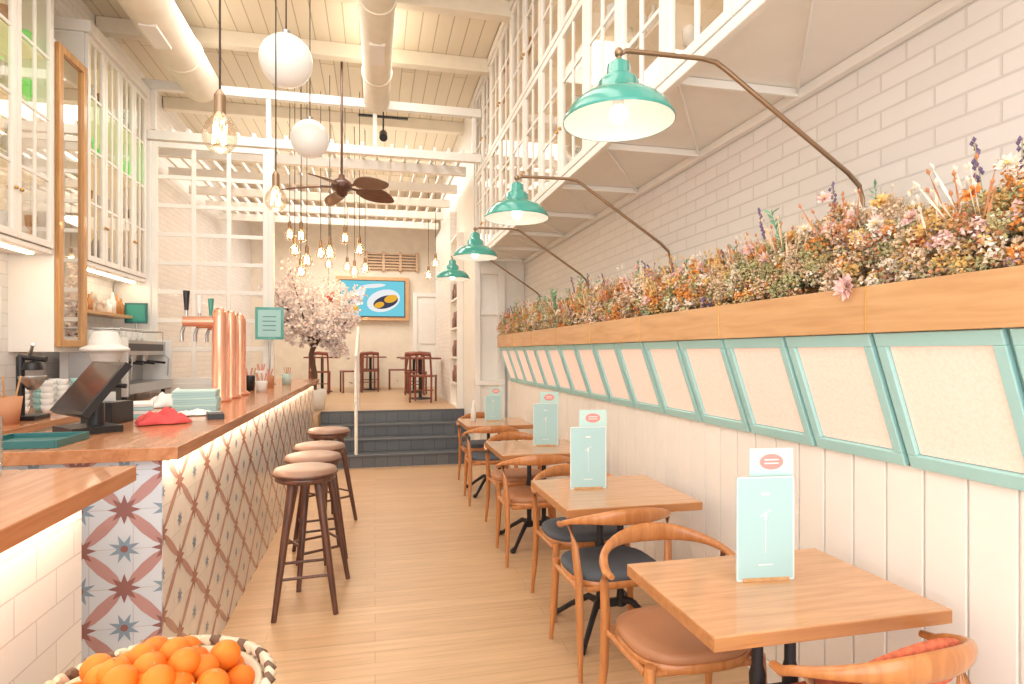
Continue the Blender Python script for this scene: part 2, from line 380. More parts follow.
def cabinet(name,xf,xb,y0,y1,z0,z1,nd,cols,rows,inm,cols_items,tiers=((0,1),),grn=False):
    b=MB(name); t=.03
    sgn=1 if xb>xf else -1
    lo,hi=min(xf,xb),max(xf,xb)
    if sgn>0: ff,fb=xf,xf+.03; i0,i1=xf+.032,xb-.02
    else: ff,fb=xf-.03,xf; i0,i1=xb+.02,xf-.032
    b.bx(lo if sgn<0 else xf+.032,hi if sgn>0 else xf-.032,y0,y1,z0,z0+t,WHITE); b.bx(lo if sgn<0 else xf+.032,hi if sgn>0 else xf-.032,y0,y1,z1-t,z1,WHITE)
    xbk=xf+sgn*.32
    if sgn>0: b.bx(xbk-.02,xbk,y0,y1,z0+t,z1-t,inm); i1=xbk-.02
    else: b.bx(xb,xb+.02,y0,y1,z0+t,z1-t,inm)
    dw=(y1-y0)/nd
    H=z1-z0
    for i in range(nd+1):
        y=y0+dw*i
        if i in(0,nd): b.bx(i0,i1,y-(.0 if i==0 else .02),y+(.02 if i==0 else 0),z0+t,z1-t,WHITE)
        elif i%2==0: b.bx(i0,i1,y-.01,y+.01,z0+t,z1-t,inm)
    for (f0,f1) in tiers:
        Z0=z0+H*f0; Z1=z0+H*f1
        for i in range(nd):
            door(b,'X',ff,fb,y0+dw*i+.004,y0+dw*(i+1)-.004,Z0+.006,Z1-.006,cols,rows,WHITE,.05,.024)
            yk=y0+dw*(i+(.93 if i%2==0 else .07)); b.sph((xf-sgn*.012,yk,Z0+.35),.014,BRASS,8)
        for j in range(0,rows):
            z=Z0+.05+(Z1-Z0-.1)*j/rows
            if grn and j in(2,3): b.bx(i0+.001,i0+.006,y0+.03,y1-.03,z+.02,z+(Z1-Z0-.1)/rows-.02,GRNP if j==2 else CABIN)
            if j>0 or f0>0: b.bx(i0+.02,i1-.02,y0+.02,y1-.02,z-.008,z+.008,inm)
            for i in range(nd):
                for k in range(4):
                    if R()<.1: continue
                    y=y0+dw*(i+.17+.22*k); x=(i0+i1)/2-sgn*U(-.02,.08)
                    mm=random.choice(cols_items)
                    if grn and j==2: mm=GREEN if R()<.75 else CLEARS
                    if grn and j==3 and R()<.25: mm=GREEN
                    bottle(b,(x,y,z+.01 if (j>0 or f0>0) else z0+t),U(.22,.34) if grn else U(.16,.26),U(.035,.05),mm)
    return b
b=cabinet('glass_door_cabinet',1.30,1.995,.4,7.9,2.75,4.85,14,2,3,CABIN2,[CLEARS,CLEARS,BOTB,WCARD,BOTG],((0,.5),(.5,1)))
b.bx(1.30,1.335,.4,7.9,2.70,2.748,WHITE); b.bx(1.955,1.995,.4,7.9,2.70,2.748,WHITE)
for i in range(9):
    y=.7+i*.89
    b.bx(1.335,1.955,y-.012,y+.012,2.71,2.748,WHITE)
    if i<8:
        b.tube([(1.335,y,2.725),(1.955,y+.89,2.725)],.007,WHITE,6)
b.bx(1.28,1.996,.38,7.92,4.852,4.93,WHITE)
b.build(0.003,seg=1)
gi=[CLEARS,CLEARS,BOTB,BOTG,CLEARS,WCARD]
b=cabinet('glass_door_cabinet',-2.45,-2.795,3.4,5.38,2.3,4.3,4,2,4,CABIN,gi,((0,1),),True)
b.bx(-2.8,-2.42,3.38,5.40,4.302,4.4,WHITE); b.bx(-2.795,-2.46,3.4,5.38,2.262,2.298,WHITE)
b.bx(-2.6,-2.55,3.5,5.3,2.25,2.262,LED)
b.build(0.003,seg=1)
b=cabinet('glass_door_cabinet',-2.45,-2.795,5.95,7.34,2.3,4.3,4,2,4,CABIN,gi,((0,1),),True)
b.bx(-2.8,-2.42,5.93,7.35,4.302,4.4,WHITE); b.bx(-2.795,-2.46,5.95,7.34,2.262,2.298,WHITE)
b.bx(-2.6,-2.55,6.0,7.3,2.25,2.262,LED)
b.build(0.003,seg=1)
b=MB('framed_mirror')
b.bx(-2.79,-2.47,5.42,5.9,1.5,3.98,WHITE)
b.bx(-2.469,-2.46,5.5,5.84,1.6,3.9,MIRROR)
for (y0,y1,z0,z1) in [(5.43,5.5,1.54,3.96),(5.84,5.9,1.54,3.96),(5.5,5.84,1.54,1.6),(5.5,5.84,3.9,3.96)]: b.bx(-2.469,-2.435,y0,y1,z0,z1,GOLD)
b.build(0.004)

b=MB('glazed_partition')
door(b,'Y',7.38,7.42,-2.42,-1.2,1.15,3.84,3,8,WHITE,.06,.045)
b.bx(-2.42,-1.47,7.37,7.43,0,1.15,WHITE); b.bx(-1.2,-1.14,7.36,7.44,1.145,3.84,WHITE); b.bx(-2.78,-2.42,7.36,7.44,0,3.84,WHITE)
b.build(0.003,seg=1)

b=MB('back_bar_counter')
b.bx(-2.78,-2.12,3.0,7.3,0,1.0,WHITE); b.bx(-2.79,-2.08,2.98,7.32,1.002,1.05,BARTOP)
b.build(0.004)
b=MB('wall_splashback_tile'); b.bx(-2.798,-2.78,3.0,7.34,1.052,2.26,TILEW); b.build()
b=MB('wall_shelf'); b.bx(-2.778,-2.55,6.0,7.3,1.86,1.89,OAK)
for k in range(12): bottle(b,(-2.66,6.06+k*.105,1.891),U(.12,.24),.035,random.choice([CLEARS,WCARD,BOTB]))
b.build()
b=MB('wall_shelf'); b.bx(-2.778,-2.55,3.9,4.85,1.86,1.89,OAK)
for k in range(8): bottle(b,(-2.66,3.98+k*.11,1.891),U(.2,.32),.04,random.choice([BOTB,BOTB,ORANGE,CLEARS]))
b.build()
b=MB('price_list_poster')
b.bx(-2.7795,-2.772,5.02,5.32,1.6,2.0,WCARD); b.bx(-2.7795,-2.772,4.75,4.97,1.053,1.68,MINTL)
for k in range(6): b.bx(-2.772,-2.7712,5.06,5.25,1.68+k*.045,1.69+k*.045,IRON)
b.build()
# bottles and cups lined along the back counter
for k in range(9):
    y=3.35+k*.11
    b=MB('liquor_bottle',(-2.62+.05*(k%2),y,1.05)); h=U(.26,.36); r=.036
    b.lathe((0,0,0),[(0,0),(r,0),(r,h*.6),(r*.35,h*.75),(r*.35,h*.93),(r*.4,h*.93),(r*.4,h),(0,h)],random.choice([BOTB,BOTG,CLEARS,BLACK,SEATR]),14); b.lathe((0,0,0),[(r+.001,h*.2),(r+.001,h*.45)],WCARD,14); b.build()
for k in range(6):
    b=MB('stacked_cups',(-2.45+.1*(k%2),4.95+k*.11,1.05))
    for q in range(5): b.lathe((0,0,q*.045),[(0,0),(.026,0),(.042,.06),(.037,.06),(0,.01)],[WCARD,WCARD,TEALF][k%3],14)
    b.build()

b=MB('espresso_machine',(-2.4,6.55,1.05))
for x in(-.2,.2):
    for y in(-.5,.5): b.tube([(x,y,0),(x,y,.07)],.02,BLACK,8)
b.bx(-.27,.27,-.58,.58,.07,.16,STEEL); b.bx(-.27,-.02,-.58,.58,.16,.42,STEEL); b.bx(-.27,.2,-.58,.58,.42,.56,STEEL)
b.bx(-.27,.26,-.60,-.58,.05,.58,WCARD); b.bx(-.27,.26,.58,.60,.05,.58,WCARD); b.bx(-.2,.2,-.606,-.60,.2,.45,STEEL)
b.bx(.2,.206,-.5,.5,.46,.53,BLACK)
for y in(-.35,-.05,.25):
    b.tube([(.1,y,.42),(.1,y,.35)],.035,STEEL,12); b.tube([(.1,y,.36),(.3,y,.34)],.012,BLACK,8)
for y in(-.5,.48): b.tube([(.21,y,.44),(.26,y,.38),(.25,y,.2)],.007,STEEL,8)
for k in range(8):
    for x in(-.15,0.02): 
        for s_ in range(2): b.lathe((x,-.48+k*.135,.56+s_*.03),[(0,0),(.02,0),(.04,.06),(.034,.06),(0,.01)],WCARD,10)
b.tube([(-.26,-.56,.66),(.18,-.56,.66),(.18,.56,.66),(-.26,.56,.66)],.008,STEEL,6)
for (x,y) in[(-.26,-.56),(.18,-.56),(.18,.56),(-.26,.56)]: b.tube([(x,y,.56),(x,y,.66)],.006,STEEL,6)
b.build(0.006)
b=MB('coffee_grinder',(-2.22,5.7,1.05))
b.bx(-.09,.09,-.09,.09,0,.26,BLACK); b.tube([(.09,0,.17),(.16,0,.16)],.02,BLACK); b.lathe((0,0,.26),[(.05,0),(.06,.02),(.12,.17),(.14,.19),(.18,.2),(.18,.22),(.12,.25),(.10,.34),(.08,.36),(0,.37)],WCARD,24); b.build(.005)
b=MB('citrus_juicer',(-2.25,4.62,1.05))
b.bx(-.08,.08,-.1,.1,0,.03,BLACK); b.tube([(-.05,0,.03),(-.05,0,.42)],.025,BLACK); b.lathe((.02,0,.25),[(0,-.06),(.03,-.05),(.075,.02),(.08,.04),(0,.03)],STEEL,16); b.tube([(-.06,0,.42),(.1,0,.4)],.02,BLACK); b.tube([(.0,0,.41),(.08,-.12,.5)],.01,STEEL); b.lathe((.02,0,.33),[(0,.06),(.05,.05),(.06,0),(0,0)],BLACK,16); b.build(.003)
POT=mat('terracotta',S(204,146,108),.7)
b=MB('utensil_pot',(-2.25,4.35,1.05)); b.lathe((0,0,0),[(0,0),(.07,0),(.09,.17),(.08,.17),(.07,.02)],POT,20)
for k in range(6): b.tube([(U(-.03,.03),U(-.03,.03),.02),(U(-.09,.09),U(-.09,.09),.3)],.006,OAK,6)
b.build()

# ---------------- bar ----------------
def clip(poly,a0,a1,b0,b1):
    def cut(P,f):
        out=[]
        for i in range(len(P)):
            p,q=P[i-1],P[i]; fp,fq=f(p),f(q)
            if (fp>=0)!=(fq>=0):
                t=fp/(fp-fq); out.append((p[0]+(q[0]-p[0])*t,p[1]+(q[1]-p[1])*t))
            if fq>=0: out.append(q)
        return out
    for f in (lambda p:p[0]-a0,lambda p:a1-p[0],lambda p:p[1]-b0,lambda p:b1-p[1]):
        poly=cut(poly,f)
        if len(poly)<3: return None
    return poly
def tilepattern(b,pl,c,sg,a0,a1,b0,b1,pa,pbb,MV,C1,C2,wf):
    def put(poly,m,k):
        q=clip(poly,a0,a1,b0,b1)
        if not q: return
        cc=c+sg*.0006*k
        vs=[(cc,x,y) for x,y in q] if pl=='X' else [(x,cc,y) for x,y in q]
        b.add(vs,[tuple(range(len(vs)))],m)
    def star(x,y,r,ri,n,m,k,rot=0):
        for i in range(n):
            a=math.tau*i/n+rot; d=math.pi/n
            put([(x,y),(x+ri*math.cos(a-d),y+ri*math.sin(a-d)),(x+r*math.cos(a),y+r*math.sin(a)),(x+ri*math.cos(a+d),y+ri*math.sin(a+d))],m,k)
    na=int((a1-a0)/pa)+2; nb=int((b1-b0)/pbb)+2
    p=min(pa,pbb)
    for i in range(-1,na):
        for j in range(-1,nb):
            x=a0+i*pa; y=b0+j*pbb; hx=.5*pa; hy=.5*pbb
            for (x0,y0,x1,y1) in [(x+hx,y,x,y+hy),(x+hx,y,x+pa,y+hy),(x,y+hy,x+hx,y+pbb),(x+pa,y+hy,x+hx,y+pbb)]:
                dx,dy=x1-x0,y1-y0; l=math.hypot(dx,dy); nx,ny=-dy/l,dx/l
                w=wf*p
                def sh(t,o): return (x0+dx*t+nx*o,y0+dy*t+ny*o)
                put([sh(0,0),sh(.25,w*.8),sh(.5,w),sh(.75,w*.8),sh(1,0),sh(.75,-w*.8),sh(.5,-w),sh(.25,-w*.8)],MV,1)
            star(x+hx,y,.19*p,.09*p,8,C1,2); star(x,y+hy,.19*p,.09*p,8,C1,2)
            if C2:
                star(x+hx,y+hy,.19*p,.08*p,8,C2,2,math.pi/8); star(x,y,.19*p,.08*p,8,C2,2,math.pi/8)
                star(x+hx,y+hy,.05*p,.04*p,8,C1,3); star(x,y,.05*p,.04*p,8,C1,3)
            else:
                star(x+hx,y+hy,.11*p,.05*p,8,BLUEG,2); star(x,y,.11*p,.05*p,8,BLUEG,2)
b=MB('bar_counter')
b.bx(-1.38,-.80,2.56,8.4,0,1.088,TILEBASE)
b.bx(-1.38,-.80,2.555,2.56,0,1.088,TILEBASEX)
tilepattern(b,'X',-.7995,1,2.555,8.4,0.0,1.088,.42,.32,MAUVE2,BROWNL,None,.06)
tilepattern(b,'Y',2.5545,-1,-1.38,-.80,0.0,1.088,.3,.3,MAUVE,BROWNG,BLUEG,.075)
b.bx(-1.46,-.73,2.5,8.42,1.09,1.14,BARTOP)
b.bx(-.772,-.752,2.55,8.38,1.078,1.0895,LEDB)
b.build(0.004,seg=2)
b=MB('service_counter')
b.bx(-1.7,-.86,.2,2.05,0,1.088,TILEW)
b.bx(-1.75,-.74,.15,2.13,1.09,1.14,BARTOP)
b.bx(-.80,-.785,.3,2.05,1.078,1.0895,LEDB)
b.build(0.004)

b=MB('beer_tap_tower',(-1.1,5.05,1.14))
for k in range(3):
    y=(k-1)*.33
    b.lathe((0,y,0),[(.0,0),(.08,0),(.08,.02),(.052,.04),(.05,.60),(.045,.65),(.025,.68),(0,.685)],COPPER,20)
    b.tube([(-.02,y,.58),(-.24,y,.58)],.038,COPPER,14)
    b.tube([(-.22,y,.58),(-.25,y,.50),(-.25,y,.44)],.014,STEEL,8)
    b.tube([(-.22,y,.60),(-.22,y,.66)],.012,STEEL,8); b.tube([(-.22,y,.66),(-.22,y,.80)],[.014,.024],[BLACK,WCARD,TEAL][k],10)
b.build()
SCR=mat('screen_dark',S(44,46,50),.12)
b=MB('pos_terminal',(-1.26,3.06,1.14),math.radians(-48))
b.bx(-.11,.11,-.1,.1,0,.03,BLACK); b.tube([(0,.03,.03),(0,.03,.13)],.035,BLACK,10)
b.M=Matrix.Translation((0,0,.19))@Matrix.Rotation(math.radians(-38),4,'X')
b.bx(-.18,.18,-.012,.02,-.13,.15,BLACK); b.bx(-.165,.165,-.0135,-.0121,-.115,.135,SCR); b.bx(-.08,.08,.021,.045,-.06,.06,BLACK)
b.M=Matrix.Identity(4); b.build(.005)
b=MB('receipt_printer',(-1.32,3.42,1.14),-.2); b.bx(-.075,.075,-.09,.09,0,.11,BLACK); b.bx(-.05,.05,-.02,-.015,.11,.16,WCARD); b.build(.01)
b=MB('napkin_stack',(-1.08,4.08,1.14),.1)
for k in range(9): b.bx(-.12+U(-.006,.006),.12+U(-.006,.006),-.1,.1,k*.014,k*.014+.0125,[MINT,MINT,MINTL][k%3])
b.build(.002)
b=MB('teal_folder_stack',(-1.32,3.74,1.14),.3)
for k in range(4): b.bx(-.10+U(-.01,.01),.10,-.12,.12+U(-.01,.01),k*.02,k*.02+.018,[TEALF,WCARD,MINT,WCARD][k])
b.build(.002)
def cloth(name,loc,m,sx,sy,h):
    b=MB(name,loc,.4); n=14; vs=[];fs=[]
    for i in range(n+1):
        for j in range(n+1):
            u=i/n*2-1; v=j/n*2-1; e=max(0,1-max(abs(u),abs(v))**3)
            z=.004+e*h*(.5+.25*math.sin(7*u+3*v)+.25*math.sin(9*v-4*u))
            vs.append((u*sx*(1+.1*math.sin(5*v)),v*sy*(1+.12*math.sin(6*u)),z))
    for i in range(n):
        for j in range(n): a=i*(n+1)+j; fs.append((a,a+1,a+n+2,a+n+1))
    b.add(vs,fs,m,True); o=b.build(); md=o.modifiers.new('s','SOLIDIFY'); md.thickness=.004; md.offset=1; return o
cloth('red_dishcloth',(-1.04,3.34,1.14),mat('red_cloth',S(224,88,88),.9),.11,.08,.08)
cloth('white_dishcloth',(-1.0,3.74,1.14),WCARD,.09,.07,.03)
cloth('tea_towel',(-1.3,4.4,1.14),WCARD,.14,.12,.12)
DT=mat('dark_teal',S(50,108,108),.4)
b=MB('serving_tray',(-1.3,2.7,1.14)); b.bx(-.13,.13,-.12,.12,0,.012,DT)
for x0,x1,y0,y1 in[(-.14,-.13,-.13,.13),(.13,.14,-.13,.13),(-.13,.13,-.13,-.12),(-.13,.13,.12,.13)]: b.bx(x0,x1,y0,y1,0,.03,DT)
b.build(.002)
b=MB('glass_jar',(-1.11,2.0,1.14)); b.lathe((0,0,0),[(0,0),(.06,0),(.063,.02),(.063,.17),(.035,.21),(.035,.24)],glass('jar_glass',(.86,.93,.93,1),.8),24); b.lathe((0,0,.24),[(.0,0),(.04,0),(.04,.03),(0,.03)],STEEL,20); b.build()
for (x,y,m,h) in [(-1.15,6.05,BLACK,.14),(-1.05,6.5,POT,.12),(-1.2,6.9,WCARD,.16),(-.95,7.0,MINTL,.12),(-1.25,5.75,MINT,.18),(-1.3,6.35,SEATR,.15),(-1.0,5.8,WCARD,.1)]:
    b=MB('condiment_pot',(x,y,1.14)); b.lathe((0,0,0),[(0,0),(.045,0),(.05,h*.9),(.045,h),(.04,h),(.035,.02)],m,16)
    for k in range(8): b.tube([(U(-.02,.02),U(-.02,.02),.02),(U(-.05,.05),U(-.05,.05),h+.07)],.005,random.choice([WCARD,OAK,PINK]),6)
    b.build()
b=MB('teal_sign_frame',(-1.15,7.15,1.14),0)
b.bx(-.15,.15,-.012,.012,.5,.86,TEAL); b.bx(-.12,.12,-.015,-.0125,.53,.83,TEALF); b.tube([(0,0,0),(0,0,.5)],.01,STEEL,8); b.lathe((0,0,0),[(0,0),(.07,0),(.07,.01),(0,.012)],STEEL,16)
for k in range(4): b.bx(-.07,.07,-.0165,-.0152,.6+k*.05,.608+k*.05,DT)
b.build()
b=MB('teal_sign_frame',(-2.52,7.24,1.05),0)
b.bx(-.11,.11,-.012,.012,.76,.98,DT); b.bx(-.09,.09,-.015,-.0125,.78,.96,TEAL); b.tube([(0,0,0),(0,0,.76)],.01,STEEL,8); b.lathe((0,0,0),[(0,0),(.04,0),(.04,.01),(0,.012)],STEEL,16); b.build()
b=MB('card_terminal',(-.85,3.55,1.14),.3); b.bx(-.04,.04,-.08,.08,0,.03,BLACK); b.bx(-.032,.032,.02,.07,.03,.032,MINT); b.build(.004)

def stool(x,y,rz):
    b=MB('bar_stool',(x,y,0),rz)
    b.lathe((0,0,0),[(0,.745),(.155,.745),(.17,.755),(.17,.775),(.165,.78)],DARKW,28)
    b.lathe((0,0,0),[(.165,.778),(.18,.786),(.182,.80),(.172,.818),(.14,.826),(.08,.828),(0,.828)],SEATB,28)
    b.lathe((0,0,0),[(.181,.783),(.185,.79),(.181,.797)],DARKW,28)
    for k in range(4):
        a=math.pi/4+k*math.pi/2; c,s=math.cos(a),math.sin(a)
        b.tube([(.10*c,.10*s,.75),(.235*c,.235*s,0)],[.026,.015],DARKW,10)
    for k in range(4):
        a=math.pi/4+k*math.pi/2; a2=a+math.pi/2; z=.22+.04*(k%2); r=.235-.135*z/.75
        b.tube([(r*math.cos(a),r*math.sin(a),z),(r*math.cos(a2),r*math.sin(a2),z)],.009,DARKW,8)
    b.build()
for (x,y,r) in [(-.40,3.72,.1),(-.40,4.18,.5),(-.40,4.64,.2),(-.40,5.55,.7)]: stool(x,y,r)

def table(x0,x1,y0,y1,rz=0):
    cx,cy=(x0+x1)/2,(y0+y1)/2; w,d=(x1-x0)/2,(y1-y0)/2
    b=MB('cafe_table',(cx,cy,0),rz)
    b.bx(-w,w,-d,d,.718,.75,TABLEW)
    b.bx(-w+.004,w-.004,-d+.004,d-.004,.706,.718,EDGEW)
    b.bx(-w-.001,w+.001,-d-.001,-d+.002,.709,.7455,EDGEW); b.bx(-w-.001,-w+.002,-d,d,.709,.7455,EDGEW)
    b.bx(-.2,.2,-.03,.03,.69,.706,IRON); b.bx(-.03,.03,-.2,.2,.69,.706,IRON)
    for x in(-.06,.06):
        b.tube([(x,0,.69),(x,0,.5),(x,0,.47),(x,0,.2),(x,0,.12)],[.018,.018,.026,.018,.026],IRON,12)
    b.bx(-.09,.09,-.012,.012,.40,.425,IRON); b.bx(-.09,.09,-.015,.015,.12,.16,IRON)
    for sx in(-1,1):
        for sy in(-1,1):
            b.tube([(sx*.06,0,.15),(sx*.1,sy*.06,.16),(sx*.17,sy*.15,.09),(sx*.22,sy*.21,.03),(sx*.25,sy*.24,.012)],[.02,.018,.015,.014,.022],IRON,10)
            b.sph((sx*.25,sy*.24,.014),.02,IRON,10,(1,1,.7))
        b.tube([(sx*.06,0,.62),(sx*.12,0,.66),(sx*.18,0,.69)],.009,IRON,8)
    return b.build(.004)
TS=[(.87,1.64,1.42,1.98),(.89,1.60,2.72,3.4),(.90,1.60,4.25,4.95),(.9,1.6,6.0,6.7)]
for t in TS: table(*t)

def chair(x,y,rz,seat,pad=None):
    b=MB('armchair_dining',(x,y,0),rz)
    def se(z,s):
        out=[]
        for j in range(32):
            a=math.tau*j/32; c,si=math.cos(a),math.sin(a)
            out.append((math.copysign(abs(c)**.7,c)*.23*s,math.copysign(abs(si)**.7,si)*.205*s,z))
        return out
    def loft(rs,m):
        vs=[p for r in rs for p in r]; fs=[]
        for i in range(len(rs)-1):
            for j in range(32): fs.append((i*32+j,i*32+(j+1)%32,(i+1)*32+(j+1)%32,(i+1)*32+j))
        b.add(vs,fs,m,True); b.add(rs[-1],[tuple(range(32))],m,True); b.add(rs[0],[tuple(range(32))[::-1]],m,True)
    loft([se(.395,.95),se(.4,1.0),se(.425,1.0),se(.43,.98)],CHAIRW)
    loft([se(.43,.97),se(.44,1.0),se(.458,.99),se(.468,.93),se(.473,.7),se(.47,.2)],seat)
    for sx in(-1,1):
        b.tube([(sx*.21,.18,.43),(sx*.218,.19,.25),(sx*.23,.21,0)],[.02,.019,.011],CHAIRW,12)
        b.tube([(sx*.245,-.22,0),(sx*.232,-.185,.25),(sx*.232,-.17,.45),(sx*.245,-.15,.6),(sx*.258,-.12,.69)],[.011,.018,.02,.017,.013],CHAIRW,12)
        b.tube([(sx*.22,.16,.40),(sx*.228,-.18,.40)],.013,CHAIRW,8)
    b.tube([(-.2,-.18,.40),(.2,-.18,.40)],.013,CHAIRW,8); b.tube([(-.2,.17,.40),(.2,.17,.40)],.013,CHAIRW,8)
    pts=[];r1=[];r2=[]
    n=24
    for i in range(n+1):
        t=i/n; a=math.pi*(1+t)
        ex=.275*math.cos(a); ey=-.05+.215*math.sin(a); k=math.sin(math.pi*t)
        pts.append((ex,ey,.672+.075*k**.8)); r1.append(.014+.004*(1-k)); r2.append(.013+.026*k**3)
    pts=[(-.27,-.01,.670)]+pts+[(.27,-.01,.670)]; r1=[.012]+r1+[.012]; r2=[.010]+r2+[.010]
    b.tube(pts,r1,CHAIRW,12,r2)
    if pad:
        q=[];k1=[];k2=[]
        for i in range(8,19):
            q.append(Vector(pts[i])+Vector((0,.026,-.012))); e=math.sin(math.pi*(i-7)/12); k1.append(.016*e+.004); k2.append(.058*e+.004)
        b.tube(q,k1,pad,12,k2)
    return b.build()
CH=[(1.30,1.44,.10,SEATR,SEATR),(1.12,2.06,math.pi,SEATT,None),(1.14,2.82,.06,SEATG,None),(1.2,3.40,math.pi,SEATG,None),
    (1.14,4.30,0,SEATT,None),(1.2,5.0,math.pi,SEATT,None),(1.14,6.0,0,SEATG,None),(1.2,6.78,math.pi,SEATG,None)]
for c in CH: chair(*c)

def menu(x,y,rz,w=.2,h=.34):
    b=MB('menu_card',(x,y,.7505),rz)
    b.bx(-w/2,w/2,-.006,.0,0,h,MINT)
    for q in [(-w/2,-w/2+.004,0,h),(w/2-.004,w/2,0,h),(-w/2,w/2,0,.004),(-w/2,w/2,h-.004,h)]: b.bx(q[0],q[1],-.0068,-.006,q[2],q[3],WCARD)
    b.bx(-.001,.001,-.0066,-.006,.09,.2,WCARD); b.tube([(0,-.0062,.2),(.0,-.0062,.225)],.005,WCARD,6); b.tube([(-.018,-.0062,.21),(.018,-.0062,.23)],.002,WCARD,5)
    b.bx(-.025,.025,-.0066,-.006,.05,.054,WCARD); b.bx(-.014,.014,-.0066,-.006,h-.06,h-.052,WCARD)
    b.bx(-w/2+.055,w/2+.01,.014,.018,0,h+.09,MINTL)
    c=(.032,.0135,h+.045)
    vs=[(c[0]+.042*math.cos(a),c[1],c[2]+.026*math.sin(a)) for a in [math.tau*i/20 for i in range(20)]]; b.add(vs,[tuple(range(20))],PINK)
    for k in range(2): b.bx(.007,.057,.0128,.0133,h+.038+k*.012,h+.042+k*.012,WCARD)
    b.bx(-w/2+.02,w/2-.02,-.012,.024,0,.01,OAK)
    b.build()
menu(1.25,1.74,-.1); menu(1.14,3.12,-.1); menu(1.33,4.62,-.1); menu(1.25,6.4,-.1,.18,.28)
b=MB('pepper_mill',(1.42,4.75,.7505)); b.lathe((0,0,0),[(0,0),(.025,0),(.02,.06),(.025,.1),(.012,.13),(.02,.15),(0,.17)],BLACK,14); b.build()
b=MB('condiment_bottle',(1.05,6.5,.7505)); b.lathe((0,0,0),[(0,0),(.03,0),(.03,.12),(.012,.17),(.012,.22),(0,.22)],WCARD,14); b.build()

# ---------------- lamps ----------------
LB=emis('lamp_bulb',(1,.9,.74,1),5)
for y in [2.08,3.72,5.35,6.98]:
    b=MB('wall_lamp',(.88,y,2.35))
    b.lathe((0,0,0),[(.205,0),(.207,.006),(.203,.014),(.193,.035),(.175,.060),(.145,.085),(.105,.102),(.08,.11),(.074,.15),(.055,.168),(.045,.175),(.042,.215),(.02,.23),(0,.232)],TEAL,40)
    b.lathe((0,0,0),[(.203,.001),(.185,.033),(.16,.055),(.12,.08),(.06,.10),(0,.102)],INW,40)
    b.sph((0,0,.03),.035,LB,14); b.tube([(0,0,.06),(0,0,.10)],.02,INW,10)
    pts=[(0,0,.22),(0,0,.25),(.03,0,.27),(.34,0,.275),(.40,0,.267),(.44,0,.245),(1.0,0,-.12),(1.055,0,-.17),(1.07,0,-.22),(1.07,0,-.36)]
    b.tube(pts,.0095,BRONZE,10); b.sph((0,0,.26),.018,BRONZE,10)
    b.tube([(1.07,0,-.3),(1.118,0,-.3)],.012,BRONZE,8); b.lathe((1.1,0,-.3),[(0,-.03),(.018,-.03),(.018,.03),(0,.03)],BRONZE,12)
    b.build()
    l=bpy.data.lights.new('wall_lamp_light','POINT'); l.energy=1.0; l.color=(1,.88,.72); l.shadow_soft_size=.05
    o=bpy.data.objects.new('wall_lamp_light',l); o.location=(.88,y,2.27); scene.collection.objects.link(o)
CORD=mat('cord',S(60,48,42),.6)
for y in (4.28,5.8):
    b=MB('globe_pendant',(-.584,y,3.46)); b.sph((0,0,0),.172,GLOBE,40); b.tube([(0,0,.165),(0,0,.2)],.03,STEEL,14); b.tube([(0,0,.2),(0,0,ZC-3.46-.002)],.005,CORD,6); b.build()
def bulb(x,y,z,s=1,top=ZC):
    b=MB('edison_bulb_pendant',(x,y,z))
    b.lathe((0,0,0),[(0,-.065*s),(.03*s,-.058*s),(.052*s,-.03*s),(.057*s,0),(.048*s,.03*s),(.028*s,.055*s),(.02*s,.07*s)],AMBER,18)
    b.tube([(-.015*s,0,.04*s),(-.022*s,0,-.03*s),(-.006*s,0,.03*s),(.006*s,0,-.03*s),(.022*s,0,.03*s),(.015*s,0,-.03*s)],.0045*s,FIL,6)
    b.tube([(0,0,.065*s),(0,0,.13*s)],.019*s,BRONZE,10); b.tube([(0,0,.13*s),(0,0,.15*s)],[.019*s,.006*s],BRONZE,10)
    b.tube([(0,0,.15*s),(0,0,top-z-.002)],.004,CORD,6); b.build()
bulb(-.584,2.51,2.34,1.15); bulb(-.584,3.85,2.42,1.15)
for (x,y,z) in [(-.9,7.9,2.95),(-.7,8.3,2.8),(-.55,7.8,2.75),(-.95,8.3,2.55),(-.62,9.0,2.9),(-.4,8.5,3.05),(-1.1,8.4,3.05),(-.3,9.3,2.7),(-.15,9.6,2.8),(.95,11.0,2.9),(1.0,10.2,3.0),(-.45,10.3,2.9),(-.75,10.4,2.95),(-1.0,8.1,2.8),(-.2,8.2,2.85),(-.8,7.6,2.6)]:
    bulb(x,y,z,1.25)
for (x,y,z,e) in [(-.584,2.51,2.2,2),(-.584,3.85,2.3,2),(-.7,8.15,2.6,14),(-.3,9.6,2.6,14)]:
    l=bpy.data.lights.new('pendant_glow','POINT'); l.energy=e; l.color=(1,.72,.42); l.shadow_soft_size=.06
    o=bpy.data.objects.new('pendant_glow',l); o.location=(x,y,z); scene.collection.objects.link(o)
b=MB('ceiling_fan',(-.37,7.1,3.38))
BL=wood('rattan_blade',S(90,60,46),S(130,90,70),'X',3,.6,0)
b.lathe((0,0,0),[(0,-.12),(.03,-.115),(.06,-.09),(.07,-.05),(.11,-.03),(.12,.02),(.1,.06),(.04,.1),(.03,.14),(0,.14)],DARKW,24)
b.tube([(0,0,.12),(0,0,ZC-3.38-.002)],.014,DARKW,10); b.lathe((0,0,ZC-3.38-.06),[(.0,0),(.05,0),(.07,.058),(0,.058)],DARKW,16)
